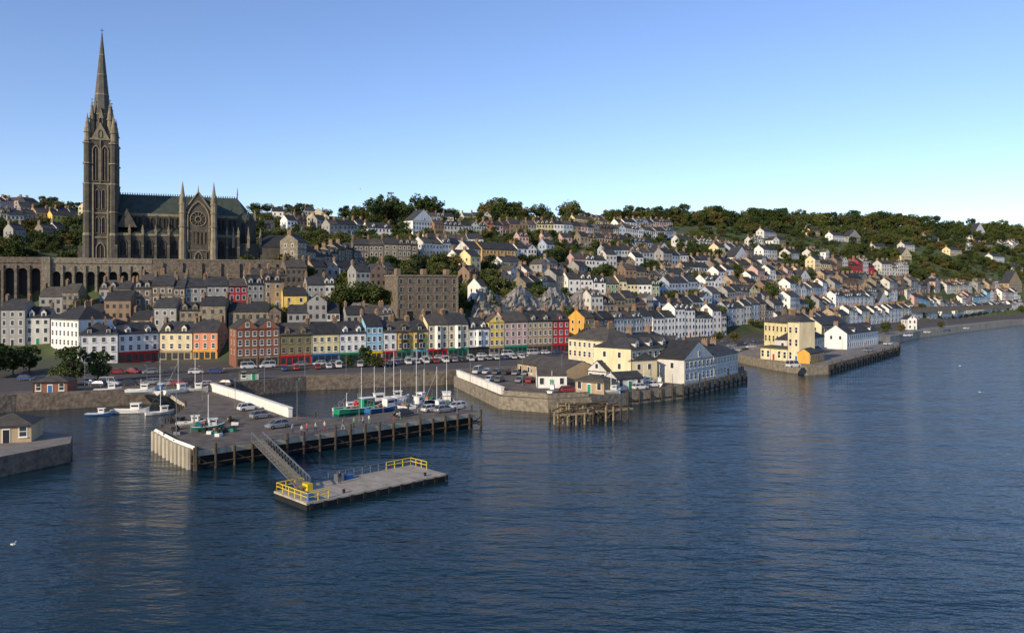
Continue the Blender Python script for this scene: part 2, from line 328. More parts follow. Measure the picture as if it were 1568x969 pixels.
# ---------------------------------------------------------------- houses
def window(b,x,z,w,h,det,fr='frame'):
    if det>=1:
        b.box(x-w/2-.13,x+w/2+.13,-.07,0,z-.12,z+h+.13,fr)
        b.q((x-w/2,-.075,z),(x+w/2,-.075,z),(x+w/2,-.075,z+h),(x-w/2,-.075,z+h),'glass')
        if det>=2:
            b.box(x-w/2,x+w/2,-.11,-.078,z+h*.48,z+h*.54,fr); b.box(x-w/2-.2,x+w/2+.2,-.22,-.0705,z-.24,z-.125,fr)
    else: b.q((x-w/2,-.04,z),(x+w/2,-.04,z),(x+w/2,-.04,z+h),(x-w/2,-.04,z+h),'glass')
def house(name,loc,ang,w,dp,st,wl,roof='slate',fh=2.95,dorm=0,bay=0,shop=None,chim=2,front=False,det=1,hip=False,pitch=.72,fr='frame',wh=1.55,dcol=None,nw=None,ext=0):
    b=B(); h=st*fh+.4; b.box(0,w,0,dp,-4,h,wl)
    zr=h+dp/2*pitch
    if front: zr=h+w/2*pitch*1.1; b.gab_y(0,w,0,dp,h,zr,roof,wl)
    elif hip: zr=h+min(w,dp)/2*pitch; b.hip(0,w,0,dp,h,zr,roof)
    else: b.gab_x(0,w,0,dp,h,zr,roof,wl)
    n=nw or max(1,round(w/2.4)); ww=1.0 if n>1 else 1.2
    for s in range(st):
        z=s*fh+.95
        for i in range(n):
            x=w*(i+.5)/n
            if s==0:
                if shop: continue
                if i==n//2:
                    b.box(x-.6,x+.6,-.08,0,-.1,2.3,fr); b.box(x-.45,x+.45,-.12,-.085,-.1,2.1,dcol or random.choice(['redpaint','bluepaint','greenpaint','black'])); continue
            window(b,x,z,ww,wh*(1 if s<st-1 or st<3 else .85),det,fr)
    if front and w>5: window(b,w/2,h+.5,.9,1.2,det,fr)
    if shop:
        b.box(.15,w-.15,-.3,0,2.75,3.35,shop); b.box(.2,w-.2,-.1,0,-.2,2.75,shop)
        k=max(2,round(w/2.2))
        for i in range(k):
            x0=.35+(w-.7)*i/k; x1=.35+(w-.7)*(i+1)/k-.3; b.q((x0,-.115,.5 if i%2==0 else .05),(x1,-.115,.5 if i%2==0 else .05),(x1,-.115,2.5),(x0,-.115,2.5),'glass')
    for k in range(bay):
        x=w*(k+.5)/bay; bw=2.3; z0=(fh if shop else -.5)+.35; z1=st*fh-.2
        b.add([(x-bw/2,0,z0),(x-bw/2+.5,-.9,z0),(x+bw/2-.5,-.9,z0),(x+bw/2,0,z0),(x-bw/2,0,z1),(x-bw/2+.5,-.9,z1),(x+bw/2-.5,-.9,z1),(x+bw/2,0,z1)],[(0,1,5,4),(1,2,6,5),(2,3,7,6),(4,5,6,7),(3,2,1,0)],dcol or fr)
        M=b.M.copy(); b.M=M@Matrix.Translation((0,-.9,0))
        for s in range(1 if shop else 0,st): window(b,x,s*fh+.9,.95,1.6,1,fr)
        b.M=M
    for (mx_,my,a) in((0,dp,-math.pi/2),(w,0,math.pi/2)):
        M=b.M.copy(); b.M=M@Matrix.Translation((mx_,my,0))@Matrix.Rotation(a,4,'Z')
        for s in range(1,st): 
            if dp>7: window(b,dp*.3,s*fh+.95,.9,1.4,min(det,1),fr); window(b,dp*.7,s*fh+.95,.9,1.4,min(det,1),fr)
        b.M=M
    if ext:   # lower rear return
        b.box(w*.5,w-.2,dp,dp+4,-4,h-2.2,wl); b.gab_y(w*.5,w-.2,dp-.5,dp+4,h-2.2,h-.4,roof,wl,.15)
    for k in range(dorm):
        x=w*(k+.5)/dorm; yd=.25; dz=h+.15
        b.box(x-.8,x+.8,yd,dp/2-.3,dz-.3,dz+1.3,wl if dcol is None else dcol)
        b.gab_y(x-.8,x+.8,yd,dp/2,dz+1.3,dz+2.2,roof,dcol or wl,.18)
        M=b.M.copy(); b.M=M@Matrix.Translation((0,yd,0)); window(b,x,dz+.15,.9,1.0,det,fr); b.M=M
    if not front:
        for k in range(chim):
            x0=.02 if k==0 else w-.72; yc=dp/2
            if hip: x0=w*.3 if k==0 else w*.65
            b.box(x0,x0+.7,yc-.9,yc+.9,h,zr+1.25,'chim'); b.box(x0-.06,x0+.76,yc-.96,yc+.96,zr+1.25,zr+1.4,'chim')
            for j in range(3): b.cyl(x0+.35,yc-.6+j*.6,zr+1.4,zr+1.85,.14,.11,6,'pot')
    elif chim: b.box(w*.7,w*.7+.8,dp*.5,dp*.5+.8,h,zr+1.0,'chim')
    if det>=1:
        b.box(.02,w-.02,-.36,-.24,h-.30,h-.18,'black'); b.bar((.12,-.1,0),(.12,-.1,h-.2),.05,'black',4)
    occ(loc[0]+math.cos(ang)*w/2-math.sin(ang)*dp/2,loc[1]+math.sin(ang)*w/2+math.cos(ang)*dp/2,max(w,dp)*.5)
    return b.obj(name,loc,ang)
def place(name,u0,v0,u1,v1,wl,st=3,dp=9,z=None,**k):
    if z is None: a=hit(u0,v0);c=hit(u1,v1);zz=min(a[2],c[2])
    else: a=onz(u0,v0,z);c=onz(u1,v1,z);zz=z
    return house(name,(a[0],a[1],zz),math.atan2(c[1]-a[1],c[0]-a[0]),math.hypot(c[0]-a[0],c[1]-a[1]),dp,st,wl,**k)
# waterfront colourful terrace
A0=Vector(onz(362,563,3)); A1=Vector(onz(872,538.5,3)); AD=(A1-A0).normalized(); AA=math.atan2(AD.y,AD.x)
def alongA(u):
    k=(u-CU)/F; return (k*A0.y-A0.x)/(AD.x-k*AD.y)
TR=[(362,428,'brick',4,dict(shop='brown',det=2,twin=1)),(428,477,'olive',3,dict(shop='redpaint',dorm=2,det=2,fr='tan')),(477,519,'paleyellow',3,dict(shop='bluepaint',det=2,dorm=0)),
(519,560,'white',3,dict(shop='greenpaint',det=2,dorm=2)),(560,586,'lightblue',4,dict(shop='yellowpaint',det=2)),(586,607,'white',3,dict(dorm=1,shop='redpaint',det=2,dcol='black')),
(607,631,'orange',3,dict(bay=1,dorm=1,shop='greenpaint',dcol='black',det=2)),(631,655,'yellow',3,dict(bay=1,dorm=1,shop='turq',dcol='black',det=2)),
(655,686,'cream',4,dict(bay=1,shop='redpaint',det=2)),(686,717,'cream',4,dict(bay=1,shop='greenpaint',det=2)),(717,749,'white',3,dict(shop='black',bay=1,dorm=2,det=2)),
(749,772,'yellow',4,dict(front=True,shop='tan',det=2)),(772,808,'pink',4,dict(shop='greenpaint',det=2)),(808,846,'tan',4,dict(shop='brown',dorm=2,det=2)),(846,872,'red',4,dict(shop='redpaint',det=2,dorm=1))]
for (u0,u1,wl,st,k) in TR:
    s0=alongA(u0);s1=alongA(u1);p0=A0+AD*s0; w=s1-s0; tw=k.pop('twin',0); fh=3.15 if st==3 else 2.9
    if u0>700: fh*=1.03
    if tw:
        house('brick_shop_building',(p0.x,p0.y,3),AA,w/2,12,4,wl,front=True,**k); p1=p0+AD*w/2
        house('brick_shop_building',(p1.x,p1.y,3),AA,w/2,12,4,wl,front=True,**k)
    else: house('terraced_house_with_shop',(p0.x,p0.y,3),AA,w,9.5+U(0,1),st,wl,fh=fh,roof=random.choice(['slate','slate3','slate2']),**k)
b=B(); b.M=Matrix.Translation((A0.x,A0.y,0))@Matrix.Rotation(AA,4,'Z'); LT=alongA(880)
b.box(-4,LT,-3.2,-.02,2.5,3.15,'paving'); b.obj('pavement')
b=B(); b.M=Matrix.Translation((A0.x,A0.y,0))@Matrix.Rotation(AA,4,'Z'); b.box(-6,LT+20,-12,-3.2,2.6,3.03,'asphalt')
for x in np.arange(0,LT,5): b.box(x,x+2.4,-7.7,-7.55,3.03,3.035,'linepaint')
b.obj('road')
# left waterfront group
place('corner_house',122,556,180,556,'white',3,10,hip=True,dorm=2,dcol='black',det=2)
place('terraced_house_with_shop',181,555,243,555,'white',3,9,shop='redpaint',det=2,dorm=2)
place('terraced_house_with_shop',244,554,294,554,'cream',3,9,shop='tan',dorm=2,det=2)
place('terraced_house_with_shop',295,554,333,553,'salmon',3,10,shop='orange',det=2)
place('white_gabled_house',78,530,120,548,'white',4,12,det=2,hip=True,roof='slate3')
place('town_house',0,528,38,530,'grey',4,9,det=1); place('town_house',-45,528,-1,528,'offwhite',4,9,det=1); place('town_house',39,528,76,527,'offwhite',3,9,dorm=2,det=1)
def rowN(name,pts,pal,st=2,w=(5.8,7.6),dp=8.5,det=0,gap=0,dorm=.25,fh=2.8,st2=None,roofs=('slate','slate2','slate3'),hipp=0):
    H=[hit(u,v) for u,v in pts]
    for a,c in zip(H,H[1:]):
        d=Vector((c[0]-a[0],c[1]-a[1]));l=d.length;t=d.normalized();s=0;ang=math.atan2(d.y,d.x); wc=None
        while s<l-3:
            ww=min(U(*w),l-s)
            if l-s-ww<3: ww=l-s
            x=a[0]+t.x*s;y=a[1]+t.y*s; zz=T(x+t.x*ww/2,y+t.y*ww/2)
            if R()<gap: s+=ww+U(0,5); continue
            if wc is None or R()<.65: wc=random.choice(pal); rf=random.choice(roofs)
            house(name,(x,y,zz),ang+U(-.02,.02),ww,dp+U(-1.5,.8),st if (not st2 or R()<.6) else st2,wc,roof=rf,det=det,dorm=(2 if R()<dorm else 0),fh=fh+U(-.25,.3),chim=random.choice([1,1,2]),hip=R()<hipp,front=(not det and R()<.1),ext=R()<.5,nw=random.choice([None,None,2,3]))
            s+=ww
mixp=['white','offwhite','offwhite','cream','grey','bluegrey','paleyellow','pink','grey','tan','brown','rubble2']
whp=['white','white','offwhite','bluegrey','paleyellow','offwhite','grey']; stp=['rubble','rubble','brown','grey','rubble2']
HT='hillside_terrace_house'; WT='waterfront_terrace_house'; TH='terraced_house'
RW=[(TH,[(205,487),(283,482)],stp,3,None,1),(TH,[(283,480),(350,477)],['offwhite','grey','bluegrey'],3,None,1),(TH,[(350,476),(378,475)],['red'],3,None,1),
(TH,[(378,474),(432,471)],['tan','grey'],3,None,1),(TH,[(60,500),(120,492)],stp,3,None,0),(TH,[(120,476),(200,470)],stp,2,None,0),
(TH,[(433,480),(470,479)],['yellow'],2,3,1),(TH,[(470,478),(512,476)],['offwhite','grey'],3,None,1),
(TH,[(480,432),(540,432)],['offwhite','grey','tan'],2,3,0),(TH,[(545,453),(603,450)],stp,3,None,0),
(TH,[(706,478),(745,474)],['white','grey'],3,None,0),(TH,[(770,446),(815,444)],['pink','offwhite','grey'],2,3,0),
('stone_terraced_house',[(456,410),(540,408)],['rubble','rubble2'],3,None,1),('stone_terraced_house',[(541,408),(640,406)],['rubble','rubble2'],3,None,1),
(TH,[(648,402),(706,400)],['white','offwhite'],3,None,1),
(TH,[(505,362),(560,358)],whp,2,None,0),(TH,[(400,340),(500,338)],whp,1,2,0),(TH,[(440,355),(500,352)],mixp,2,None,0),
(HT,[(665,360),(780,358),(900,362),(1040,366)],mixp+['pink','salmon','brown'],2,None,0),
(HT,[(650,383),(740,384)],mixp,2,None,0),
(HT,[(795,378),(900,379),(1000,386)],mixp+['brown','tan'],2,None,0),(HT,[(792,398),(870,398)],whp,2,3,0),
(HT,[(925,398),(1010,404)],whp,2,None,0),(HT,[(1000,412),(1095,415)],whp,3,2,0),
(HT,[(815,432),(900,425)],mixp,2,3,0),(HT,[(805,455),(870,452)],mixp+['brown'],3,2,0),
(HT,[(870,457),(960,462),(1010,466)],['paleyellow','white','cream','white','green'],3,None,1),
(HT,[(1010,462),(1110,458)],['white','bluegrey','offwhite','pink'],3,2,0),(HT,[(1000,440),(1090,436)],whp,2,None,0),
(HT,[(700,440),(760,436)],stp,2,None,0),(HT,[(905,488),(1000,488)],mixp+['brown'],2,3,0),
(WT,[(895,523),(940,521)],['brown','tan','orange'],3,None,1),(WT,[(940,520),(1000,518)],['grey','brown','offwhite'],3,None,1),
(WT,[(1000,520),(1112,514)],['white','bluegrey','white','white','offwhite'],4,3,1),
(WT,[(1114,502),(1200,492)],['offwhite','grey','tan','bluegrey'],3,2,1),
(HT,[(1090,478),(1200,470)],whp+['pink'],3,2,0),(HT,[(1100,440),(1230,436)],mixp,2,3,0),
(HT,[(1100,398),(1190,402)],mixp,3,2,0),(HT,[(1040,380),(1120,385)],whp,2,None,0),
(HT,[(1225,415),(1330,420),(1400,424)],['red','brown','cream','offwhite','grey','tan'],2,3,0),
(HT,[(1210,400),(1270,398)],mixp,2,None,0),(HT,[(1210,460),(1290,456)],whp,2,3,0),
(HT,[(1280,478),(1340,476)],['white','cream','white'],3,None,1),(WT,[(1225,520),(1300,505)],['white','tan','cream','grey'],3,2,1),
(WT,[(1300,500),(1400,490)],['white','bluegrey','white','cream'],3,2,1),
(HT,[(1335,455),(1440,448)],mixp,2,3,0),(HT,[(1400,474),(1490,468),(1568,462)],['bluegrey','offwhite','lightblue','white','pink','mint'],3,2,0),
(HT,[(1390,490),(1480,483),(1568,474)],['bluegrey','white','offwhite','white'],2,None,0),(HT,[(1450,450),(1530,446)],mixp,2,None,0),
(HT,[(1290,440),(1380,438)],['darkgrey','brown','grey','pink'],2,None,0),
(HT,[(880,415),(985,418)],mixp,2,3,0),(HT,[(700,424),(800,420)],mixp,2,3,0),(HT,[(1010,486),(1090,482)],mixp,2,3,0),
(HT,[(1110,458),(1200,454)],mixp,2,3,0),(HT,[(1210,482),(1275,478)],whp,2,3,0),(HT,[(1095,424),(1200,420)],mixp,2,3,0),(HT,[(1215,436),(1290,434)],mixp,2,None,0),
(HT,[(930,440),(1000,442)],mixp,2,3,0),(HT,[(1000,424),(1090,426)],mixp,2,None,0),(HT,[(655,346),(760,345)],mixp,2,None,0),(HT,[(880,348),(1030,352)],mixp,2,None,0),(HT,[(1300,462),(1400,458)],whp,2,None,0),
(TH,[(200,522),(270,519)],stp+['offwhite'],2,3,1),(TH,[(275,516),(345,513)],stp,2,3,0),(TH,[(130,510),(200,506)],stp,2,3,0),(TH,[(350,510),(430,507)],stp+['tan'],2,3,0),
(TH,[(440,508),(520,505)],['grey','rubble2','offwhite'],2,3,0),(TH,[(60,478),(115,474)],stp,2,3,0),(TH,[(215,460),(285,457)],['grey','rubble','offwhite'],2,None,0),(TH,[(385,450),(470,447)],['rubble','grey','offwhite'],2,3,0),(TH,[(530,512),(600,508)],['brown','grey'],2,None,0),
('hillside_house',[(-20,325),(60,322)],mixp,2,None,0),('hillside_house',[(0,345),(118,342)],mixp,2,None,0),('hillside_house',[(20,372),(100,369)],mixp,2,None,0),
('hillside_house',[(1480,384),(1568,380)],whp,2,1,0),('hillside_house',[(1150,378),(1210,380)],mixp,2,None,0)]
for nm,pts,pal,st,st2,det in RW: rowN(nm,pts,pal,st,st2=st2,det=det,gap=0 if det else .13,fh=3.05)
# landmark buildings
place('orange_civic_building',718,408,737,407,'offwhite',3,11,det=1,chim=1); place('orange_civic_building',738,408,792,408,'orange',3,10,det=1)
place('white_villa',676,318,727,320,'white',2,10,hip=True,det=1,pitch=.45); place('white_house',563,364,601,362,'white',2,9,det=1,front=False,dorm=2); place('white_house',632,360,666,359,'white',3,9,front=True)
for (u,v,wd,cl_,f) in[(440,352,30,'cream',0),(395,360,22,'tan',0),(470,347,34,'cream',1),(80,345,40,'yellow',0),(30,330,26,'grey',0),(10,345,26,'offwhite',0),(120,330,20,'cream',1),(1010,395,14,'white',1),(1070,425,16,'white',0),(1125,408,22,'white',1),(1225,440,16,'white',1),
  (1275,370,20,'white',0),(1300,372,18,'grey',1),(1170,365,18,'offwhite',0),(1490,368,22,'white',1),(1540,375,20,'cream',0),(1385,385,16,'offwhite',0),(1545,445,20,'tan',1),(1345,478,16,'white',1),(1390,505,14,'white',1),(1190,500,20,'offwhite',0),(1500,480,20,'white',0),(700,410,20,'white',0),(905,345,18,'offwhite',0),(950,352,20,'white',0),
  (1420,372,18,'white',0),(1455,392,18,'cream',0),(1340,388,18,'offwhite',0),(1520,402,18,'white',0),(1380,402,16,'cream',1),(1550,418,16,'offwhite',0),(1240,362,16,'cream',0),(1330,365,16,'white',0)]:
    place('detached_house',u,v,u+wd,v,cl_,2,8,det=0,front=bool(f),chim=1)
# big stone warehouse building
WX,WY=-43.5,300.0; w=25.5; ang=.5; wz=16.0; b=B()
b.box(0,w,0,13,-13,16.2,'rubble'); b.box(-.3,w+.3,-.3,13.3,16.2,16.7,'rubble2'); b.box(.5,w-.5,.5,12.5,16.7,16.9,'slate2')
for x in(2,w/2,w-3): b.box(x,x+1.5,5,8,16.9,19.2,'chim')
for x in(0,w-.7): b.box(x,x+.7,-.25,-.003,-9,16.2,'rubble2')
for s in range(5):
    for i in range(7):
        if s==0:
            if i%2==1: b.box(w*(i+.5)/7-1.7,w*(i+.5)/7+1.7,-.06,0,0,3.4,'rubble2'); b.q((w*(i+.5)/7-1.3,-.08,0),(w*(i+.5)/7+1.3,-.08,0),(w*(i+.5)/7+1.3,-.08,3.0),(w*(i+.5)/7-1.3,-.08,3.0),'black')
        else: window(b,w*(i+.5)/7,s*3.1+.9,1.15,1.9,1,'tan')
b.obj('stone_warehouse',(WX,WY,wz),ang); occ(WX+11,WY+12,15)
# club buildings on the stone quay
place('yellow_harbour_building',870,562,930,570,'cream',3,13,z=3,det=2,hip=True,roof='slate2',pitch=.55)
place('yellow_harbour_building',932,583,966,590,'cream',2,8,z=3,det=2,hip=True)
place('harbour_apartment_building',966,590,1046,578,'cream',3,12,z=3,det=2,dorm=4,hip=True,dcol='offwhite',pitch=.6)
place('boathouse',1048,588,1092,580,'offwhite',2,12,z=3,det=2,front=True,dcol='darkgrey',pitch=.5,roof='slate3'); place('boathouse',1093,580,1130,571,'offwhite',2,10,z=3,det=2,hip=True,pitch=.5)
place('low_shed',792,572,868,586,'tan',1,10,z=3,det=1,roof='slate2',chim=0,nw=6,pitch=.4); place('low_shed',822,594,868,594,'white',1,7,z=3,det=1,roof='slate2',chim=0,pitch=.45)
place('low_shed',880,600,925,604,'tan',1,6,z=3,det=1,roof='slate2',chim=0,pitch=.45,hip=True,fh=2.5); place('low_shed',944,598,985,595,'offwhite',1,5,z=3,det=1,roof='slate',chim=0,pitch=.5,fh=2.5); place('low_shed',900,585,928,588,'offwhite',1,6,z=3,front=True,det=1,chim=0)
# yellow yacht-club building and neighbours
place('yacht_club_building',1170,540,1206,545,'paleyellow',3,11,z=3,det=2,roof='slate2',hip=True,fh=3.9,wh=2.0,fr='cream',pitch=.55)
place('yacht_club_building',1164,549,1206,553,'paleyellow',1,5,z=3,det=2,roof='slate2',hip=True,fh=3.8,pitch=.3,chim=0,wh=2.1,fr='white')
place('yacht_club_tower',1206,553,1224,555,'cream',3,7,z=3,det=2,hip=True,fh=4.4,chim=0,wh=2.2,fr='white')
place('quay_house',1226,549,1262,540,'offwhite',2,9,z=3,det=1,hip=True); place('quay_house',1258,532,1296,527,'cream',3,9,z=3,det=1); place('quay_house',1297,535,1345,527,'white',2,9,z=3,det=1,dorm=2)
place('low_shed',1240,557,1262,552,'orange',1,4,z=3,chim=0,det=1)
place('harbour_office',-30,680,48,676,'tan',1,7,z=3,det=2,chim=0,roof='slate2',pitch=.45,hip=True,fh=2.4); place('brick_hut',50,604,103,603,'brick',1,6,z=3,det=2,chim=0,roof='slate2',hip=True,fh=2.5,pitch=.4)
place('glass_kiosk',366,584,396,583,'mint',1,4,z=3,det=2,chim=0,roof='slate2',pitch=.25,fh=2.0)

# ---------------------------------------------------------------- cathedral
def ogive(cx,z0,w,h,n=5):
    sp=z0+h-w*.866; pts=[(cx-w/2,z0),(cx-w/2,sp)]
    for i in range(1,n+1):
        t=math.pi-(math.pi/3)*i/n; pts.append((cx+w/2+w*math.cos(t),sp+w*math.sin(t)))
    for i in range(n-1,-1,-1):
        t=(math.pi/3)*i/n; pts.append((cx-w/2+w*math.cos(t),sp+w*math.sin(t)))
    pts.append((cx+w/2,z0)); return pts
def pwin(b,cx,z0,w,h,fr='cathstone',t=.28,mull=1,glass='black',pr=.3):
    o=ogive(cx,z0-t*.5,w+2*t,h+t*1.8); i_=ogive(cx,z0,w,h); n=len(o)
    vs=[(x,-pr,z) for x,z in o]+[(x,-pr,z) for x,z in i_]+[(x,0,z) for x,z in o]+[(x,-.03,z) for x,z in i_]
    fs=[]
    for k in range(n):
        j=(k+1)%n; fs+=[(k,j,n+j,n+k),(2*n+k,2*n+j,j,k),(n+k,n+j,3*n+j,3*n+k)]
    b.add(vs,fs,fr); b.add([(x,-.03,z) for x,z in i_],[tuple(range(n))],glass)
    for k in range(mull):
        x=cx-w/2+w*(k+1)/(mull+1); b.box(x-.09,x+.09,-.2,-.035,z0,z0+h-w*.45,fr)
def pinn(b,x,y,z,r,h,sh=.35,m='cathlight',n=4):
    b.cyl(x,y,z,z+h*sh,r,r*.95,n,m,.5); b.cyl(x,y,z+h*sh,z+h*sh+.25,r*1.3,r*1.3,n,m,.5); b.cyl(x,y,z+h*sh+.25,z+h,r*1.1,.05,n,m,.5)
    for k in range(3): b.cyl(x,y,z+h*(sh+.15+.18*k),z+h*(sh+.15+.18*k)+.15,r*(.95-.25*k),r*(.95-.25*k),n,m,0)
def M_(b,x,y,a): b.M=Matrix.Translation((x,y,0))@Matrix.Rotation(a,4,'Z')
b=B(); S=11.2; c_=S/2; cs='cathstone'; li='cathlight'
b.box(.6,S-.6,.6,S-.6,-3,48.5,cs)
for z in(0,9,18.5,30,47.5): b.box(.2,S-.2,.2,S-.2,z,z+.55,li)
for (x,y) in((1,1),(S-1,1),(1,S-1),(S-1,S-1)):
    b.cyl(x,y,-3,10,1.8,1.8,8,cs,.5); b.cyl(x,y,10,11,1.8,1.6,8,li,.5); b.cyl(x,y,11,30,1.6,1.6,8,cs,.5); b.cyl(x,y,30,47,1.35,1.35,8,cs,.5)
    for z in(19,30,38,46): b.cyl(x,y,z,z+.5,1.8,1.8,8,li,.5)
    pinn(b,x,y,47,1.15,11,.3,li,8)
for (ox,oy,a) in((0,0,0),(S,0,math.pi/2),(S,S,math.pi),(0,S,-math.pi/2)):
    M_(b,ox,oy,a); M0=b.M.copy(); b.M=M0@Matrix.Translation((0,.6,0))
    for x in(c_-2.9,c_+2.3): b.box(x,x+.6,-.7,0,-3,29.9,li)
    pwin(b,c_,0,2.6,7,li,.4,1)
    for x in(c_-1.1,c_+1.1): pwin(b,x,11,1.1,6.2,li,.22,0); pwin(b,x,20.5,1.1,7.5,li,.22,0)
    for x in(c_-1.6,c_+1.6): pwin(b,x,31.5,1.9,13.5,li,.35,1,pr=.4)
    b.box(c_-.2,c_+.2,-.6,0,30.6,47.4,li)
    b.add([(c_-3.2,-.3,48),(c_+3.2,-.3,48),(c_,-.3,54.5),(c_-3.2,.5,48),(c_+3.2,.5,48),(c_,3.5,54.5)],[(0,1,2),(0,2,5,3),(1,4,5,2)],li)
    pwin(b,c_,48.4,1.1,3.0,cs,.2,0,pr=.5); b.M=M0
b.M=Matrix.Identity(4)
ZT=91.0
b.cyl(c_,c_,48,ZT,4.4,.18,8,'spirestone',.5); b.cyl(c_,c_,ZT-.1,ZT+2.2,.12,.06,5,'black'); b.box(c_-.6,c_+.6,c_-.07,c_+.07,ZT+1,ZT+1.2,'black')
for z in(58,66,74,82): r=4.4*(ZT-z)/(ZT-48)+.1; b.cyl(c_,c_,z,z+.45,r+.12,r+.05,8,li,.5)
for k in range(4):
    t=math.pi/4+k*math.pi/2; pinn(b,c_+4.5*math.cos(t),c_+4.5*math.sin(t),48,1.0,15.5,.5,li,8)
for k in range(4):
    b.M=Matrix.Translation((c_,c_,0))@Matrix.Rotation(k*math.pi/2,4,'Z')@Matrix.Translation((-6,-6,0))
    b.box(5.1,6.9,2.2,5,50,56.5,cs); b.M=b.M@Matrix.Translation((0,2.2,0)); pwin(b,6,51.5,1.1,5,li,.2,0); b.gab_y(5.1,6.9,0,3.4,56.5,60.5,'spirestone',li,.1)
    b.box(5.5,6.5,1.9,3,65,67,cs); b.gab_y(5.5,6.5,1.9,3.2,67,69,'spirestone',li,.05)
b.M=Matrix.Identity(4)
def bays(x0,x1,n):
    bw=(x1-x0)/n
    for i in range(n):
        c=x0+bw*(i+.5)
        b.M=Matrix.Translation((0,1.5,0)); pwin(b,c,2.6,2.3,6.2,cs,.28,1)
        b.M=Matrix.Translation((0,6.5,0)); pwin(b,c-.85,13.9,1.1,4.2,cs,.2,0); pwin(b,c+.85,13.9,1.1,4.2,cs,.2,0); b.M=Matrix.Identity(4)
    for i in range(n+1):
        x=x0+bw*i
        b.box(x-.5,x+.5,-.6,1.5,-3,6,cs); b.box(x-.42,x+.42,0,1.5,6,10.5,cs); b.box(x-.55,x+.55,-.7,-.1,6,6.3,li); pinn(b,x,.7,10.5,.6,4.2,.35,li)
        b.box(x-.3,x+.3,6.1,6.5,12,19,cs); b.bar((x,1.6,11.2),(x,6.4,15.8),.28,cs,4)
    b.box(x0,x1,1.5,6.5,-3,10.5,cs); b.add([(x0,1.2,10.5),(x1,1.2,10.5),(x1,6.5,13.6),(x0,6.5,13.6)],[(0,1,2,3)],'greenroof')
    b.box(x0,x1,1.2,1.5,10.2,11.3,li)
bays(11.2,35,5); bays(48,57,2)
b.box(11.2,57,6.5,17.5,-3,19,cs); b.box(11.2,57,17.5,23,-3,10.5,cs); b.box(11.2,57,6.25,6.5,18.6,19.7,li)
b.gab_x(11.1,57,6.7,17.3,19.2,27.6,'greenroof',cs,.1)
for x in np.arange(11.5,57,.9): b.box(x,x+.35,11.95,12.05,27.75,28.5,'black')
b.gab_y(11.3,18.5,1.5,12,13.6,21,'greenroof',cs,.1)
X=4
b.add([(53+X,6.5,19),(57+X,6.5,19),(60+X,10,19),(60+X,14,19),(57+X,17.5,19),(53+X,17.5,19),(53+X,12,27.6)],[(0,1,6),(1,2,6),(2,3,6),(3,4,6),(4,5,6)],'greenroof')
b.prism([(53+X,6.5),(57+X,6.5),(60+X,10),(60+X,14),(57+X,17.5),(53+X,17.5)],-3,19,cs,cs)
for (x,y) in((57+X,6.5),(60+X,10),(60+X,14)): b.cyl(x,y,-3,18,.7,.55,6,cs); pinn(b,x,y,18,.6,5,.3,li)
b.M=Matrix.Translation((0,6.5,0)); pwin(b,55+X,5,1.6,12,cs,.25,1); b.M=Matrix.Identity(4)
pinn(b,53+X,12,27.6,.35,5,.3,li)
b.prism([(57,1.5),(61,1.5),(66,5),(66,17),(61,20)],-3,8,cs,'greenroof')
for x,y in((55,1.2),(61,1.4),(66,5)): pinn(b,x,y,6,.7,9,.4,li)
# transept
t0,t1=35.6,47.4; tc=(t0+t1)/2
b.box(t0,t1,-2.6,6.5,-3,19.5,cs); b.gab_y(t0,t1,-2.6,12,19.5,28,'greenroof',cs,.05)
b.bar((t0,-2.75,19.6),(tc,-2.75,28.3),.3,li,4); b.bar((t1,-2.75,19.6),(tc,-2.75,28.3),.3,li,4); pinn(b,tc,-2.6,28,.3,3,.2,li)
for x in(t0,t1):
    b.cyl(x,-2.6,-3,8,1.55,1.5,8,li,.5); b.cyl(x,-2.6,8,23.5,1.3,1.3,8,li,.5)
    for z in(8,14,19.5,23): b.cyl(x,-2.6,z,z+.4,1.6,1.6,8,li,.5)
    b.cyl(x,-2.6,23.5,32.5,1.35,.06,8,li,.5)
    for k in range(4):
        t=k*math.pi/2; pinn(b,x+1.15*math.cos(t),-2.6+1.15*math.sin(t),23.2,.25,3,.4,li)
M=Matrix.Translation((0,-2.6,0)); b.M=M
pwin(b,tc,4.6,7.6,19.5,li,.5,0,glass=cs,pr=.5)
cx,cz,rr=tc,17.2,3.0
b.add([(cx+2.95*math.cos(t*math.pi/12),-.06,cz+2.95*math.sin(t*math.pi/12)) for t in range(24)],[tuple(range(24))],'black')
for r1 in(3.0,1.1):
    for t in range(24):
        a0=t*math.pi/12;a1=a0+math.pi/12; b.bar((cx+r1*math.cos(a0),-.16,cz+r1*math.sin(a0)),(cx+r1*math.cos(a1),-.16,cz+r1*math.sin(a1)),.2,li,4)
for t in range(12):
    a0=t*math.pi/6; b.bar((cx+1.1*math.cos(a0),-.15,cz+1.1*math.sin(a0)),(cx+2.9*math.cos(a0),-.15,cz+2.9*math.sin(a0)),.1,li,4)
for i in range(5): pwin(b,tc+(i-2)*1.45,7,.9,5.4,li,.14,0,pr=.2)
pwin(b,tc,-.3,2.4,4.2,li,.4,1); pwin(b,tc-3.6,1,1,3,li,.15,0); pwin(b,tc+3.6,1,1,3,li,.15,0)
b.M=Matrix.Identity(4)
b.box(66,80,4,14,-3,7,cs); b.gab_x(66,80,4,14,7,12,'slate3',cs)
b.box(-2.5,-.5,2,10,-3,6,cs)
b.obj('cathedral',(CO[0],CO[1],PZ+.0),CA)
for k in range(12): x,y=cl(-5+k*7,8); occ(x,y,16)
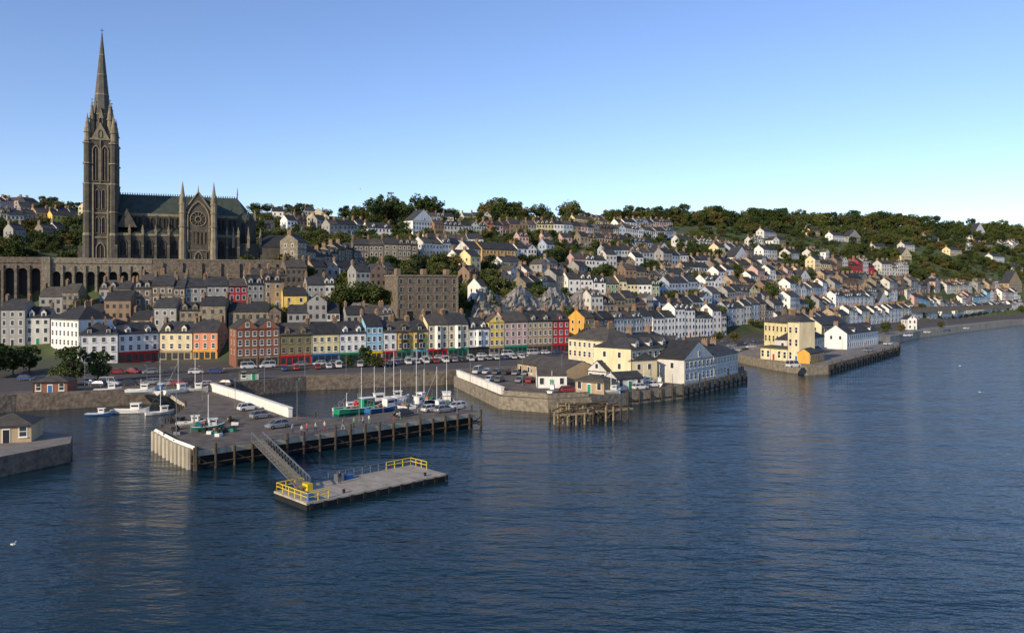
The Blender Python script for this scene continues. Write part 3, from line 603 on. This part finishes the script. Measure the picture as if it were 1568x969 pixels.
def arches(b,x0,x1,n,zb,zt,aw,spring,dep,m):
    bw=(x1-x0)/n; pr=(bw-aw)/2
    for i in range(n):
        o=x0+bw*i
        b.box(o,o+pr,0,dep,zb,zt,m); b.box(o+bw-pr,o+bw,0,dep,zb,zt,m); b.box(o-.35,o+.35,-.5,-.003,zb,zt-.8,m)
        K=10; P_=[(o+bw/2-aw/2*math.cos(math.pi*k/K),spring+aw/2*math.sin(math.pi*k/K)) for k in range(K+1)]
        for (xa,za),(xb,zb_) in zip(P_,P_[1:]):
            b.add([(xa,0,za),(xb,0,zb_),(xb,0,zt),(xa,0,zt),(xa,dep,za),(xb,dep,zb_)],[(0,1,2,3),(0,4,5,1)],m)
        b.q((o+pr,dep-.2,zb),(o+bw-pr,dep-.2,zb),(o+bw-pr,dep-.2,spring+aw/2),(o+pr,dep-.2,spring+aw/2),'black')
b=B(); arches(b,-9.3,24.8,9,-16,-1.2,2.7,-5.6,2.6,'rubble2'); b.box(-9.6,25,-.35,7,-1.2,-.1,'rubble2'); b.box(-9.6,25,-.35,.1,-.1,.9,'rubble2')
arches(b,-62,-12,12,-18,-1.2,3.0,-4.6,2.6,'rubble'); b.box(-62,-9.6,-.35,7,-1.2,-.1,'rubble'); b.box(-62,-9.6,-.35,.1,-.1,.9,'rubble'); b.box(-12,-9.3,-1,3,-18,1,'rubble2')
b.box(24.8,82,-.2,7,-16,.4,'rubble'); b.box(24.8,82,-.4,.2,.4,.8,'rubble2')
for x in range(28,82,7): b.box(x,x+1,-.9,-.2,-16,-.6,'rubble')
x,y=cl(0,-14); b.obj('arcaded_retaining_wall',(x,y,PZ-.2),CA)
def rock(pts,h,depth=3):
    b=B(); H=[hit(u,v) for u,v in pts]; P_=[]
    for a,c in zip(H,H[1:]):
        n=int(math.hypot(c[0]-a[0],c[1]-a[1])/1.2)+1
        for k in range(n): P_.append(tuple(a[i]+(c[i]-a[i])*k/n for i in range(3)))
    P_.append(H[-1]); rows=10; g=[]
    for q in P_[::3]: occ(q[0],q[1]-3,4)
    for i,(x,y,z) in enumerate(P_):
        hh=h*(.8+.2*math.sin(i*.35)+U(-.05,.05))*min(1,i/4+.3,(len(P_)-1-i)/4+.3)
        for j in range(rows+1):
            t=j/rows; g.append((x+U(-.5,.5),y-1+depth*t*t+U(-.6,.6)*(t<1)+.8*math.sin(i*.9+j),z-2+(hh+2)*t+U(-.3,.3)))
        g.append((x,y+12,z+hh+2))
    R1=rows+2; fs=[(i*R1+j,(i+1)*R1+j,(i+1)*R1+j+1,i*R1+j+1) for i in range(len(P_)-1) for j in range(R1-1)]
    b.add(g,fs,'rock'); b.obj('rock_face')
rock([(722,490),(780,486),(850,484),(905,482)],10.5); rock([(905,482),(960,478),(1010,478)],5); rock([(520,488),(603,486)],5)
for nm,(u0,v0,u1,v1,h) in enumerate([(1120,500,1290,486,3),(1340,480,1568,468,3)]):
    a=hit(u0,v0);c=hit(u1,v1); wall('retaining_wall',[(a[0],a[1]),(c[0],c[1])],h,1,'rubble2',z=min(a[2],c[2])-.5)

# ---------------------------------------------------------------- vegetation
def treemesh(nm,seed,H,cr,leaf,n=26,per=60,ls=.55,flat=1.0,trunk=.35):
    random.seed(seed); b=B(); b.cyl(0,0,-1,H*trunk,H*.035,H*.022,7,'bark')
    base=Vector((0,0,H*trunk))
    for i in range(n):
        t=U(0,2*math.pi); k=math.sqrt(R()); zz=U(-1,1)
        rr=cr*k*math.sqrt(max(.08,1-zz*zz*.8)); c=Vector((rr*math.cos(t),rr*math.sin(t),H*(.5+trunk*.35)+zz*H*(.36-trunk*.1)*flat)); rc=cr*U(.22,.42)
        b.bar(base*U(.6,1),c,H*.012,'bark',4,H*.004)
        for j in range(per):
            d=Vector((random.gauss(0,1),random.gauss(0,1),random.gauss(0,1))).normalized()*rc*(.55+.5*R()); p_=c+d
            e1=Vector((U(-1,1),U(-1,1),U(-.6,.6))).normalized()*ls*U(.6,1.3); e2=e1.cross(Vector((U(-1,1),U(-1,1),U(-1,1)))).normalized()*ls*U(.5,1)
            b.add([tuple(p_-e1),tuple(p_-e2*.8),tuple(p_+e1),tuple(p_+e2*.8)],[(0,1,2,3)],leaf)
    me=bpy.data.meshes.new(nm); me.from_pydata(b.v,[],b.f); me.polygons.foreach_set('material_index',b.m)
    for k in b.mn: me.materials.append(MATS[k])
    return me
TM=[treemesh('oak',1,12,5.5,'leaf'),treemesh('ash',2,13,4.8,'leafdark',30,55),treemesh('maple',3,10,5,'leafautumn',24,60),treemesh('spread',4,11,6.5,'leaf',34,55,flat=.8,trunk=.3)]
PINE=treemesh('pine',7,15,5.5,'leafdark',26,60,.5,.6,.45); BU=[treemesh('bush1',5,3.6,2.8,'leaf',14,45,.32,1,.1),treemesh('bush2',6,3.2,3.0,'leafdark',14,45,.32,.9,.1),treemesh('bush3',8,3.4,2.8,'leaf',14,45,.32,.9,.1)]
random.seed(5)
def tree(u,v,h,me=None,name='broadleaf_tree',par=None):
    x,y,z=hit(u,v); me=me or random.choice(TM); k=h/12; link(name,me,(x,y,z-.3),U(0,6),par,(k*U(.9,1.2),k*U(.9,1.2),k))
for (u,v,h) in[(45,362,12),(70,360,10),(20,358,8),(110,588,9),(150,585,7.5),(95,592,6),(20,575,9),(-10,580,9),(45,570,7),(560,562,6),(575,563,4.5),(535,563,4),(385,425,9),(435,425,10),(410,428,7),(520,478,10),(545,474,12),(575,476,11),(598,476,8),(690,415,10),(705,413,8),(760,440,10),(785,438,9),(860,476,7),(905,500,8),(1010,480,8),(1180,455,10),(1015,395,9),(870,500,9)]: tree(u,v,h)
tree(575,345,17,PINE,'pine_tree'); tree(592,343,19,PINE,'pine_tree'); tree(645,340,18,PINE,'pine_tree'); tree(662,341,17,PINE,'pine_tree'); tree(612,345,15,PINE,'pine_tree')
tree(873,338,19,TM[3]); tree(1390,362,14,TM[3]); tree(1275,345,12,TM[3])
dm=empty('distant_trees')
def skyline(u0,u1,n,v0,v1,h0,h1,ms=None):
    for i in range(n):
        t=(i+R())/n; tree(u0+(u1-u0)*t,v0+(v1-v0)*t+U(-3,6),U(h0,h1),random.choice(ms or TM),'ridge_tree',dm)
skyline(540,700,22,338,334,9,13); skyline(690,760,14,325,326,9,16); skyline(740,880,30,334,336,12,17); skyline(700,900,26,345,345,7,11)
skyline(930,1100,44,342,340,9,15,TM[:3]); skyline(1090,1240,46,341,343,11,17); skyline(1230,1400,50,345,350,12,18); skyline(1390,1600,56,353,364,11,18)
skyline(1390,1600,30,364,370,9,14); skyline(1130,1400,60,352,366,7,12); skyline(1330,1568,42,372,388,7,13); skyline(1320,1480,30,385,412,6,11); skyline(1450,1568,22,385,425,6,10); skyline(370,560,26,325,330,6,10); skyline(-20,130,26,315,322,6,10); skyline(1040,1330,30,380,390,5,9)
hs=empty('hillside_shrubs'); OC=np.array(OCC); cnt=0
for _ in range(14000):
    u=U(-60,1600); v=U(335,500); x,y,z=hit(u,v)
    if z<4.5 or sdist(x,y)<45: continue
    if u<620 and v>440 and R()<.55: continue
    dx=x-CO[0];dy=y-CO[1];lx=dx*math.cos(CA)+dy*math.sin(CA);ly=-dx*math.sin(CA)+dy*math.cos(CA)
    if -26<ly<-7 and -65<lx<84: continue
    big=R()<.35
    if np.any(np.hypot(OC[:,0]-x,OC[:,1]-y)<OC[:,2]+(.8 if not big else 1.8)): continue
    me_=random.choice(TM) if big else random.choice(BU)
    s=U(.35,.75) if big else U(.6,1.3)
    link('shrub',me_,(x,y,z-.3),U(0,6),hs,(s*1.1,s*1.1,s)); cnt+=1
    if cnt>2400: break

# ---------------------------------------------------------------- vehicles
def carmesh(c,van=False):
    b=B(); body='carpaint%d'%c; L_,Wd=(4.9,1.9) if van else (4.2,1.75); hb=.95 if not van else 1.15; ht=1.45 if not van else 2.1
    sec=[(-L_/2,.82,.35,.72 if not van else 1.0),(-L_/2+.12,.95,.25,hb*.92),(-.9,1,.22,hb),(.9,1,.22,hb*.97),(L_/2-.35,.95,.22,hb*.8),(L_/2,.8,.32,hb*.66)]
    vs=[]
    for x,k,z0,z1 in sec: y=Wd/2*k; vs+=[(x,-y,z0),(x,-y,z1-.12),(x,-y*.9,z1),(x,y*.9,z1),(x,y,z1-.12),(x,y,z0)]
    fs=[]
    for i in range(len(sec)-1):
        for j in range(6): a=i*6+j; bb=i*6+(j+1)%6; fs.append((a,bb,bb+6,a+6))
    fs+=[(0,5,4,3,2,1),tuple(range(len(vs)-6,len(vs)))]; b.add(vs,fs,body)
    xb,xf=(-L_/2+.15,1.3) if not van else (-L_/2+.1,1.6); tb,tf=(xb+.5,.4) if not van else (xb+.1,1.0); y0=Wd/2*.9;y1=Wd/2*.72; z0=hb-.02
    b.add([(xb,-y0,z0),(xf,-y0,z0),(xf,y0,z0),(xb,y0,z0),(tb,-y1,ht),(tf,-y1,ht),(tf,y1,ht),(tb,y1,ht)],[(0,1,5,4),(1,2,6,5),(2,3,7,6),(3,0,4,7)],'glass')
    b.box(tb-.05,tf+.05,-y1-.02,y1+.02,ht-.02,ht+.05,body)
    for sg in(-1,1):
        for t in(.0,.5,1): b.bar((xb+(xf-xb)*t,sg*(y0+.01),z0),(tb+(tf-tb)*t,sg*(y1+.02),ht),.045,body,4)
        for x in(-L_*.31,L_*.31): b.bar((x,sg*(Wd/2-.2),.32),(x,sg*(Wd/2+.02),.32),.32,'rubber',12); b.bar((x,sg*(Wd/2),.32),(x,sg*(Wd/2+.035),.32),.17,'steel',8)
        b.box(L_/2-.12,L_/2-.01,sg*.6-.14,sg*.6+.14,.5,.62,'frame')
    me=bpy.data.meshes.new('car'); me.from_pydata(b.v,[],b.f); me.polygons.foreach_set('material_index',b.m)
    for k in b.mn: me.materials.append(MATS[k])
    return me
CM=[carmesh(i) for i in range(7)]; VM=[carmesh(0,True),carmesh(5,True)]
def car(x,y,ang,z=3.03): 
    v=R()<.12; link('parked_van' if v else 'parked_car',random.choice(VM if v else CM),(x,y,z),ang+(math.pi if R()<.4 else 0)+U(-.04,.04))
for k in range(22):
    if R()<.85: q=A0+AD*(3+k*5.4+U(-.4,.4)); n_=Vector((AD.y,-AD.x)); q=q+n_*4.4; car(q.x,q.y,AA)
for k in range(28):
    if R()<.8: q=A0+AD*(8+k*3.3+U(-.3,.3)); q=q+Vector((AD.y,-AD.x))*U(15,15.8); car(q.x,q.y,AA+1.35)
for (u,v) in[(168,590),(200,590),(232,588),(255,590),(275,590),(290,586),(150,592),(345,590),(320,592),(140,588),(40,582),(60,584),(85,580),(180,572),(205,571),(230,572),(262,570),(300,572),(330,571),(120,572),(75,560)]: x,y=onz(u,v,3); car(x,y,U(-.3,.5))
for k in range(8):
    x,y=-10+k*2.8,232-k*1; car(x,y,1.2)
for k in range(7): x,y=-6+k*2.7,212-k*.6; (car(x,y,1.25) if R()<.8 else None)
for (u,v) in[(425,655),(660,630),(700,626),(618,637),(400,640),(380,628),(680,631)]: x,y=onz(u,v,3); car(x,y,.75)
for (u,v) in[(980,596),(1000,592),(870,600),(1215,562),(1120,531),(1132,529),(1145,527),(1158,524),(1128,538),(1150,533),(1240,540),(1330,538),(1360,528),(1390,515),(1420,510),(1450,508),(1480,504),(1110,524),(1175,522)]: x,y=onz(u,v,3); car(x,y,.4)
for (u,v,h) in[(1125,524,6),(1215,521,7),(1238,519,6),(1380,508,6),(1355,512,7),(1440,502,5),(860,578,5),(1100,522,5)]:
    x,y=onz(u,v,3); link('broadleaf_tree',random.choice(TM),(x,y,2.8),U(0,6),None,h/12)

# boats
def boat(name,x,y,ang,L_,hull,cab,z=0,fish=True,mast=6):
    b=B(); st=[(-.5,.8,.95),(-.3,.95,.85),(0,1,.8),(.25,.85,.95),(.42,.4,1.2),(.5,.02,1.4)]; hw=L_*.16; vs=[]
    for t,k,zz in st:
        xx=t*L_; w_=hw*k; zz=zz*L_*.11
        vs+=[(xx,-w_,zz),(xx,-w_*.85,.1),(xx,0,-.5),(xx,w_*.85,.1),(xx,w_,zz)]
    fs=[]
    for i in range(5):
        for j in range(4): a=i*5+j; fs.append((a,a+1,a+6,a+5))
    fs.append((0,4,3,2,1)); b.add(vs,fs,hull)
    dv=[];
    for t,k,zz in st: dv+=[(t*L_,-hw*k*.97,zz*L_*.11-.25),(t*L_,hw*k*.97,zz*L_*.11-.25)]
    b.add(dv,[(2*i,2*i+1,2*i+3,2*i+2) for i in range(5)],'deckc')
    for s in(-1,1):
        for (t0,k0,z0),(t1,k1,z1) in zip(st,st[1:]): b.bar((t0*L_,s*hw*k0,z0*L_*.11),(t1*L_,s*hw*k1,z1*L_*.11),.07,'frame',4)
    c0=L_*.02;c1=L_*.26; dz=.55; b.box(c0,c1,-hw*.55,hw*.55,dz,dz+L_*.2,cab); b.box(c0-.15,c1+.25,-hw*.62,hw*.62,dz+L_*.2,dz+L_*.2+.1,'frame')
    b.box(c0+.2,c1-.2,-hw*.55-.02,hw*.55+.02,dz+L_*.11,dz+L_*.165,'glass'); b.box(c1,c1+.02,-hw*.45,hw*.45,dz+L_*.11,dz+L_*.165,'glass')
    if mast:
        b.bar((c0,0,dz),(c0,0,mast+1),.08,'frame',5,.05)
        b.bar((c0,0,mast*.6),(-L_*.35,0,mast*.8),.05,'steel',4); b.bar((c0,0,mast),(L_*.48,0,1),.02,'steel',3); b.bar((c0,0,mast),(-L_*.48,0,1),.02,'steel',3)
    if fish:
        for s in(-1,1): b.bar((-L_*.4,s*hw*.7,.6),(-L_*.4,s*hw*.6,2.6),.08,'steel',4)
        b.bar((-L_*.4,-hw*.6,2.6),(-L_*.4,hw*.6,2.6),.08,'steel',4); b.bar((-L_*.3,-.6,1),(-L_*.3,.6,1),.35,'greenpaint',8)
        b.box(-L_*.2,-L_*.1,-.5,.4,.6,1.3,'orangepaint'); b.box(-L_*.25,-L_*.2,-1,-.2,.6,1.1,'bluepaint')
    b.obj(name,(x,y,z),ang)
def bt(nm,u,v,*a,**k): x,y=onz(u,v,k.get('z',0) or 0); boat(nm,x,y,*a,**k)
bt('fishing_boat',552,630,.7,12,'greenpaint','greenpaint',mast=9); bt('fishing_boat',588,628,.9,10,'bluepaint','white',mast=9); bt('fishing_boat',614,625,2.2,10,'white','white',mast=8); bt('fishing_boat',684,619,1.7,11,'bluepaint','white',mast=10); bt('fishing_boat',668,628,.7,8,'redpaint','white',fish=False,mast=9)
bt('sailing_yacht',637,622,1.2,8,'white','white',fish=False,mast=12); bt('fishing_boat',572,618,.5,9,'redpaint','white',mast=8); bt('fishing_boat',650,615,2.5,8,'black','white',mast=7); bt('sailing_yacht',602,612,.3,8,'white','offwhite',fish=False,mast=11); bt('motorboat',530,628,.5,6,'white','white',fish=False,mast=3)
bt('motorboat',200,632,.1,8,'white','white',fish=False,mast=0); bt('motorboat',165,599,.4,6,'white','white',fish=False,mast=2,z=3.4); bt('motorboat',245,600,1.8,6,'white','bluepaint',fish=False,mast=7,z=3.4); bt('motorboat',272,600,.9,6.5,'white','white',fish=False,mast=7,z=3.4); bt('motorboat',298,598,.3,6,'offwhite','white',fish=False,mast=8,z=3.4); bt('motorboat',215,600,.2,6.5,'white','white',fish=False,mast=2,z=3.4)
bt('motorboat',245,634,.6,6,'white','white',fish=False,mast=5); bt('small_boat',150,636,.2,5,'bluepaint','white',fish=False,mast=0)
bt('small_boat',292,650,.3,5,'offwhite','white',fish=False,mast=0,z=3.4); bt('small_boat',318,656,.5,5.5,'greenpaint','white',fish=True,mast=5,z=3.4); bt('small_boat',648,655,.75,6,'white','white',fish=False,mast=0)
bt('motorboat',985,588,.5,7,'white','white',fish=False,mast=4,z=3.4); bt('small_boat',1255,563,.8,6,'white','white',fish=False,mast=5)
for (u,v) in[(905,596),(935,600),(1010,588),(845,600)]: bt('small_boat',u,v,U(0,3),5,'white','white',z=3.4,fish=False,mast=4)
b=B()
for k in range(34):
    x,y=onz(U(262,360),U(642,668),3); b.M=Matrix.Translation((x,y,3))@Matrix.Rotation(R()*3,4,'Z'); b.box(-.6,.6,-.4,.4,0,.5,random.choice(['greenpaint','black','bluepaint','timberlight','orangepaint','white','steel','black'])); b.cyl(.2,.1,.5,.8,.3,.25,8,'rubber')
b.obj('fishing_gear_pile')

# street lamps
b=B(); b.cyl(0,0,0,.8,.12,.1,8,'steel'); b.cyl(0,0,.8,8,.08,.05,8,'steel'); b.bar((0,0,8),(.9,0,8.4),.04,'steel',5); b.box(.7,1.5,-.14,.14,8.34,8.48,'steel'); b.box(.8,1.4,-.1,.1,8.31,8.34,'frame')
lo=b.obj('street_lamp',(*onz(405,600,3),3),0); LM=lo.data
for (u,v) in[(467,580),(530,577),(590,575),(650,570),(310,612),(360,625),(455,642),(550,645),(640,632),(700,632),(720,600),(800,590),(860,585),(225,600),(130,600),(1180,556),(1290,545),(1350,535),(1450,510),(1530,502),(270,668),(765,560)]:
    x,y=onz(u,v,3); link('street_lamp',LM,(x,y,3),U(0,6),None,U(.75,1))

# people
def person(pose):
    J=[(0,0,.95),(0,0,1.15),(0,0,1.38),(0,0,1.5),(0,0,1.62),(0,.02,1.72),(-.09,0,.9),(-.1,.02+.18*pose,.5),(-.1,-.02+.28*pose,.09),(-.1,.14+.28*pose,.03),(.09,0,.9),(.1,.02-.12*pose,.5),(.1,-.3*pose,.09),(.1,.14-.3*pose,.03),
       (-.19,0,1.4),(-.24,-.05*pose,1.12),(-.24,.1,.88),(-.24,.13,.78),(.19,0,1.4),(.24,.05*pose,1.12),(.24,.12+.15*pose,.92),(.24,.16+.15*pose,.83)]
    E=[(0,1),(1,2),(2,3),(3,4),(4,5),(0,6),(6,7),(7,8),(8,9),(0,10),(10,11),(11,12),(12,13),(2,14),(14,15),(15,16),(16,17),(2,18),(18,19),(19,20),(20,21)]
    r=[.14,.13,.15,.055,.1,.07,.09,.06,.045,.04,.09,.06,.045,.04,.07,.05,.035,.03,.07,.05,.035,.03]
    me=bpy.data.meshes.new('pp'); me.from_pydata(J,E,[]); o=bpy.data.objects.new('pp',me); scene.collection.objects.link(o); o.modifiers.new('S','SKIN'); 
    for i,x in enumerate(r): me.skin_vertices[0].data[i].radius=(x,x*.8 if i<3 else x)
    me.skin_vertices[0].data[0].use_root=True; o.modifiers.new('SS','SUBSURF').levels=1
    dg=bpy.context.evaluated_depsgraph_get(); m2=bpy.data.meshes.new_from_object(o.evaluated_get(dg)); bpy.data.objects.remove(o); return m2
PM=[person(0.2),person(1.0)]
for (u,v) in[(470,663),(483,661),(497,659),(525,657),(542,654),(556,652),(565,649),(462,666),(604,644),(520,740),(448,664),(612,643)]:
    zz=1.02 if v>700 else 3.0; x,y=onz(u,v,zz); me=random.choice(PM).copy(); cA,cB=random.sample(range(5),2)
    me.materials.clear()
    for k in('cloth%d'%cA,'cloth%d'%cB,'skin','black'): me.materials.append(MATS[k])
    for p_ in me.polygons:
        c=p_.center; p_.material_index=1 if c.z<.93 and abs(c.x)<.2 else (0 if c.z<1.47 and c.z>.84 else (2 if (c.z<1.7 and not(c.y<-.03 and c.z>1.58)) else 3)); p_.use_smooth=True
    link('person',me,(x,y,zz),U(0,6))
# gulls
b=B(); b.cyl(0,0,-.1,.1,.08,.08,6,'white'); b.bar((-.25,0,0),(.25,0,.03),.09,'white',6,.05); b.add([(0,0,.05),(.15,0,.05),(.05,.6,.2),(-.1,.6,.18),(.05,-.6,.2),(-.1,-.6,.18)],[(0,1,2,3),(1,0,5,4)],'grey'); g_=b.obj('seagull',(*onz(20,833,1),1))
for (u,v,z) in[(26,852,1),(98,858,1),(552,290,45),(1470,560,2),(1500,600,3)]:
    Y=90 if v>700 else 200; link('seagull',g_.data,((u-CU)/F*Y,Y,EYE-(v-CV)/F*Y),U(0,6))

# ---------------------------------------------------------------- light, sky, camera
sd=Vector((-.62,-.78,0)).normalized(); el=math.radians(23)
S3=Vector((sd.x*math.cos(el),sd.y*math.cos(el),math.sin(el)))
l=bpy.data.lights.new('sun','SUN'); l.energy=5.0; l.angle=math.radians(.5); l.color=(1,.81,.55); o=bpy.data.objects.new('sun',l); o.rotation_euler=S3.to_track_quat('Z','Y').to_euler(); scene.collection.objects.link(o)
w=bpy.data.worlds.new('World'); scene.world=w; w.use_nodes=True; nt=w.node_tree; sk=nt.nodes.new('ShaderNodeTexSky'); sk.sky_type='NISHITA'; sk.sun_disc=False; sk.sun_elevation=el; sk.sun_rotation=math.atan2(sd.x,sd.y)%(2*math.pi)
sk.air_density=1.0; sk.dust_density=0; sk.ozone_density=2.5
tn=nt.nodes.new('ShaderNodeVectorMath'); tn.operation='MULTIPLY'; tn.inputs[1].default_value=(1.04,1.05,1.25)
nt.links.new(sk.outputs[0],tn.inputs[0]); nt.links.new(tn.outputs[0],nt.nodes['Background'].inputs[0]); nt.nodes['Background'].inputs[1].default_value=.145
c=bpy.data.cameras.new('camera'); c.sensor_width=36; c.lens=F/1568*36; c.shift_y=-(484.5-CV)/1568; c.clip_end=30000; c.clip_start=.5
o=bpy.data.objects.new('camera',c); o.location=(0,0,EYE); o.rotation_euler=(math.pi/2,0,0); scene.collection.objects.link(o); scene.camera=o
scene.view_settings.view_transform='Standard'; scene.view_settings.look='None'; scene.view_settings.exposure=0
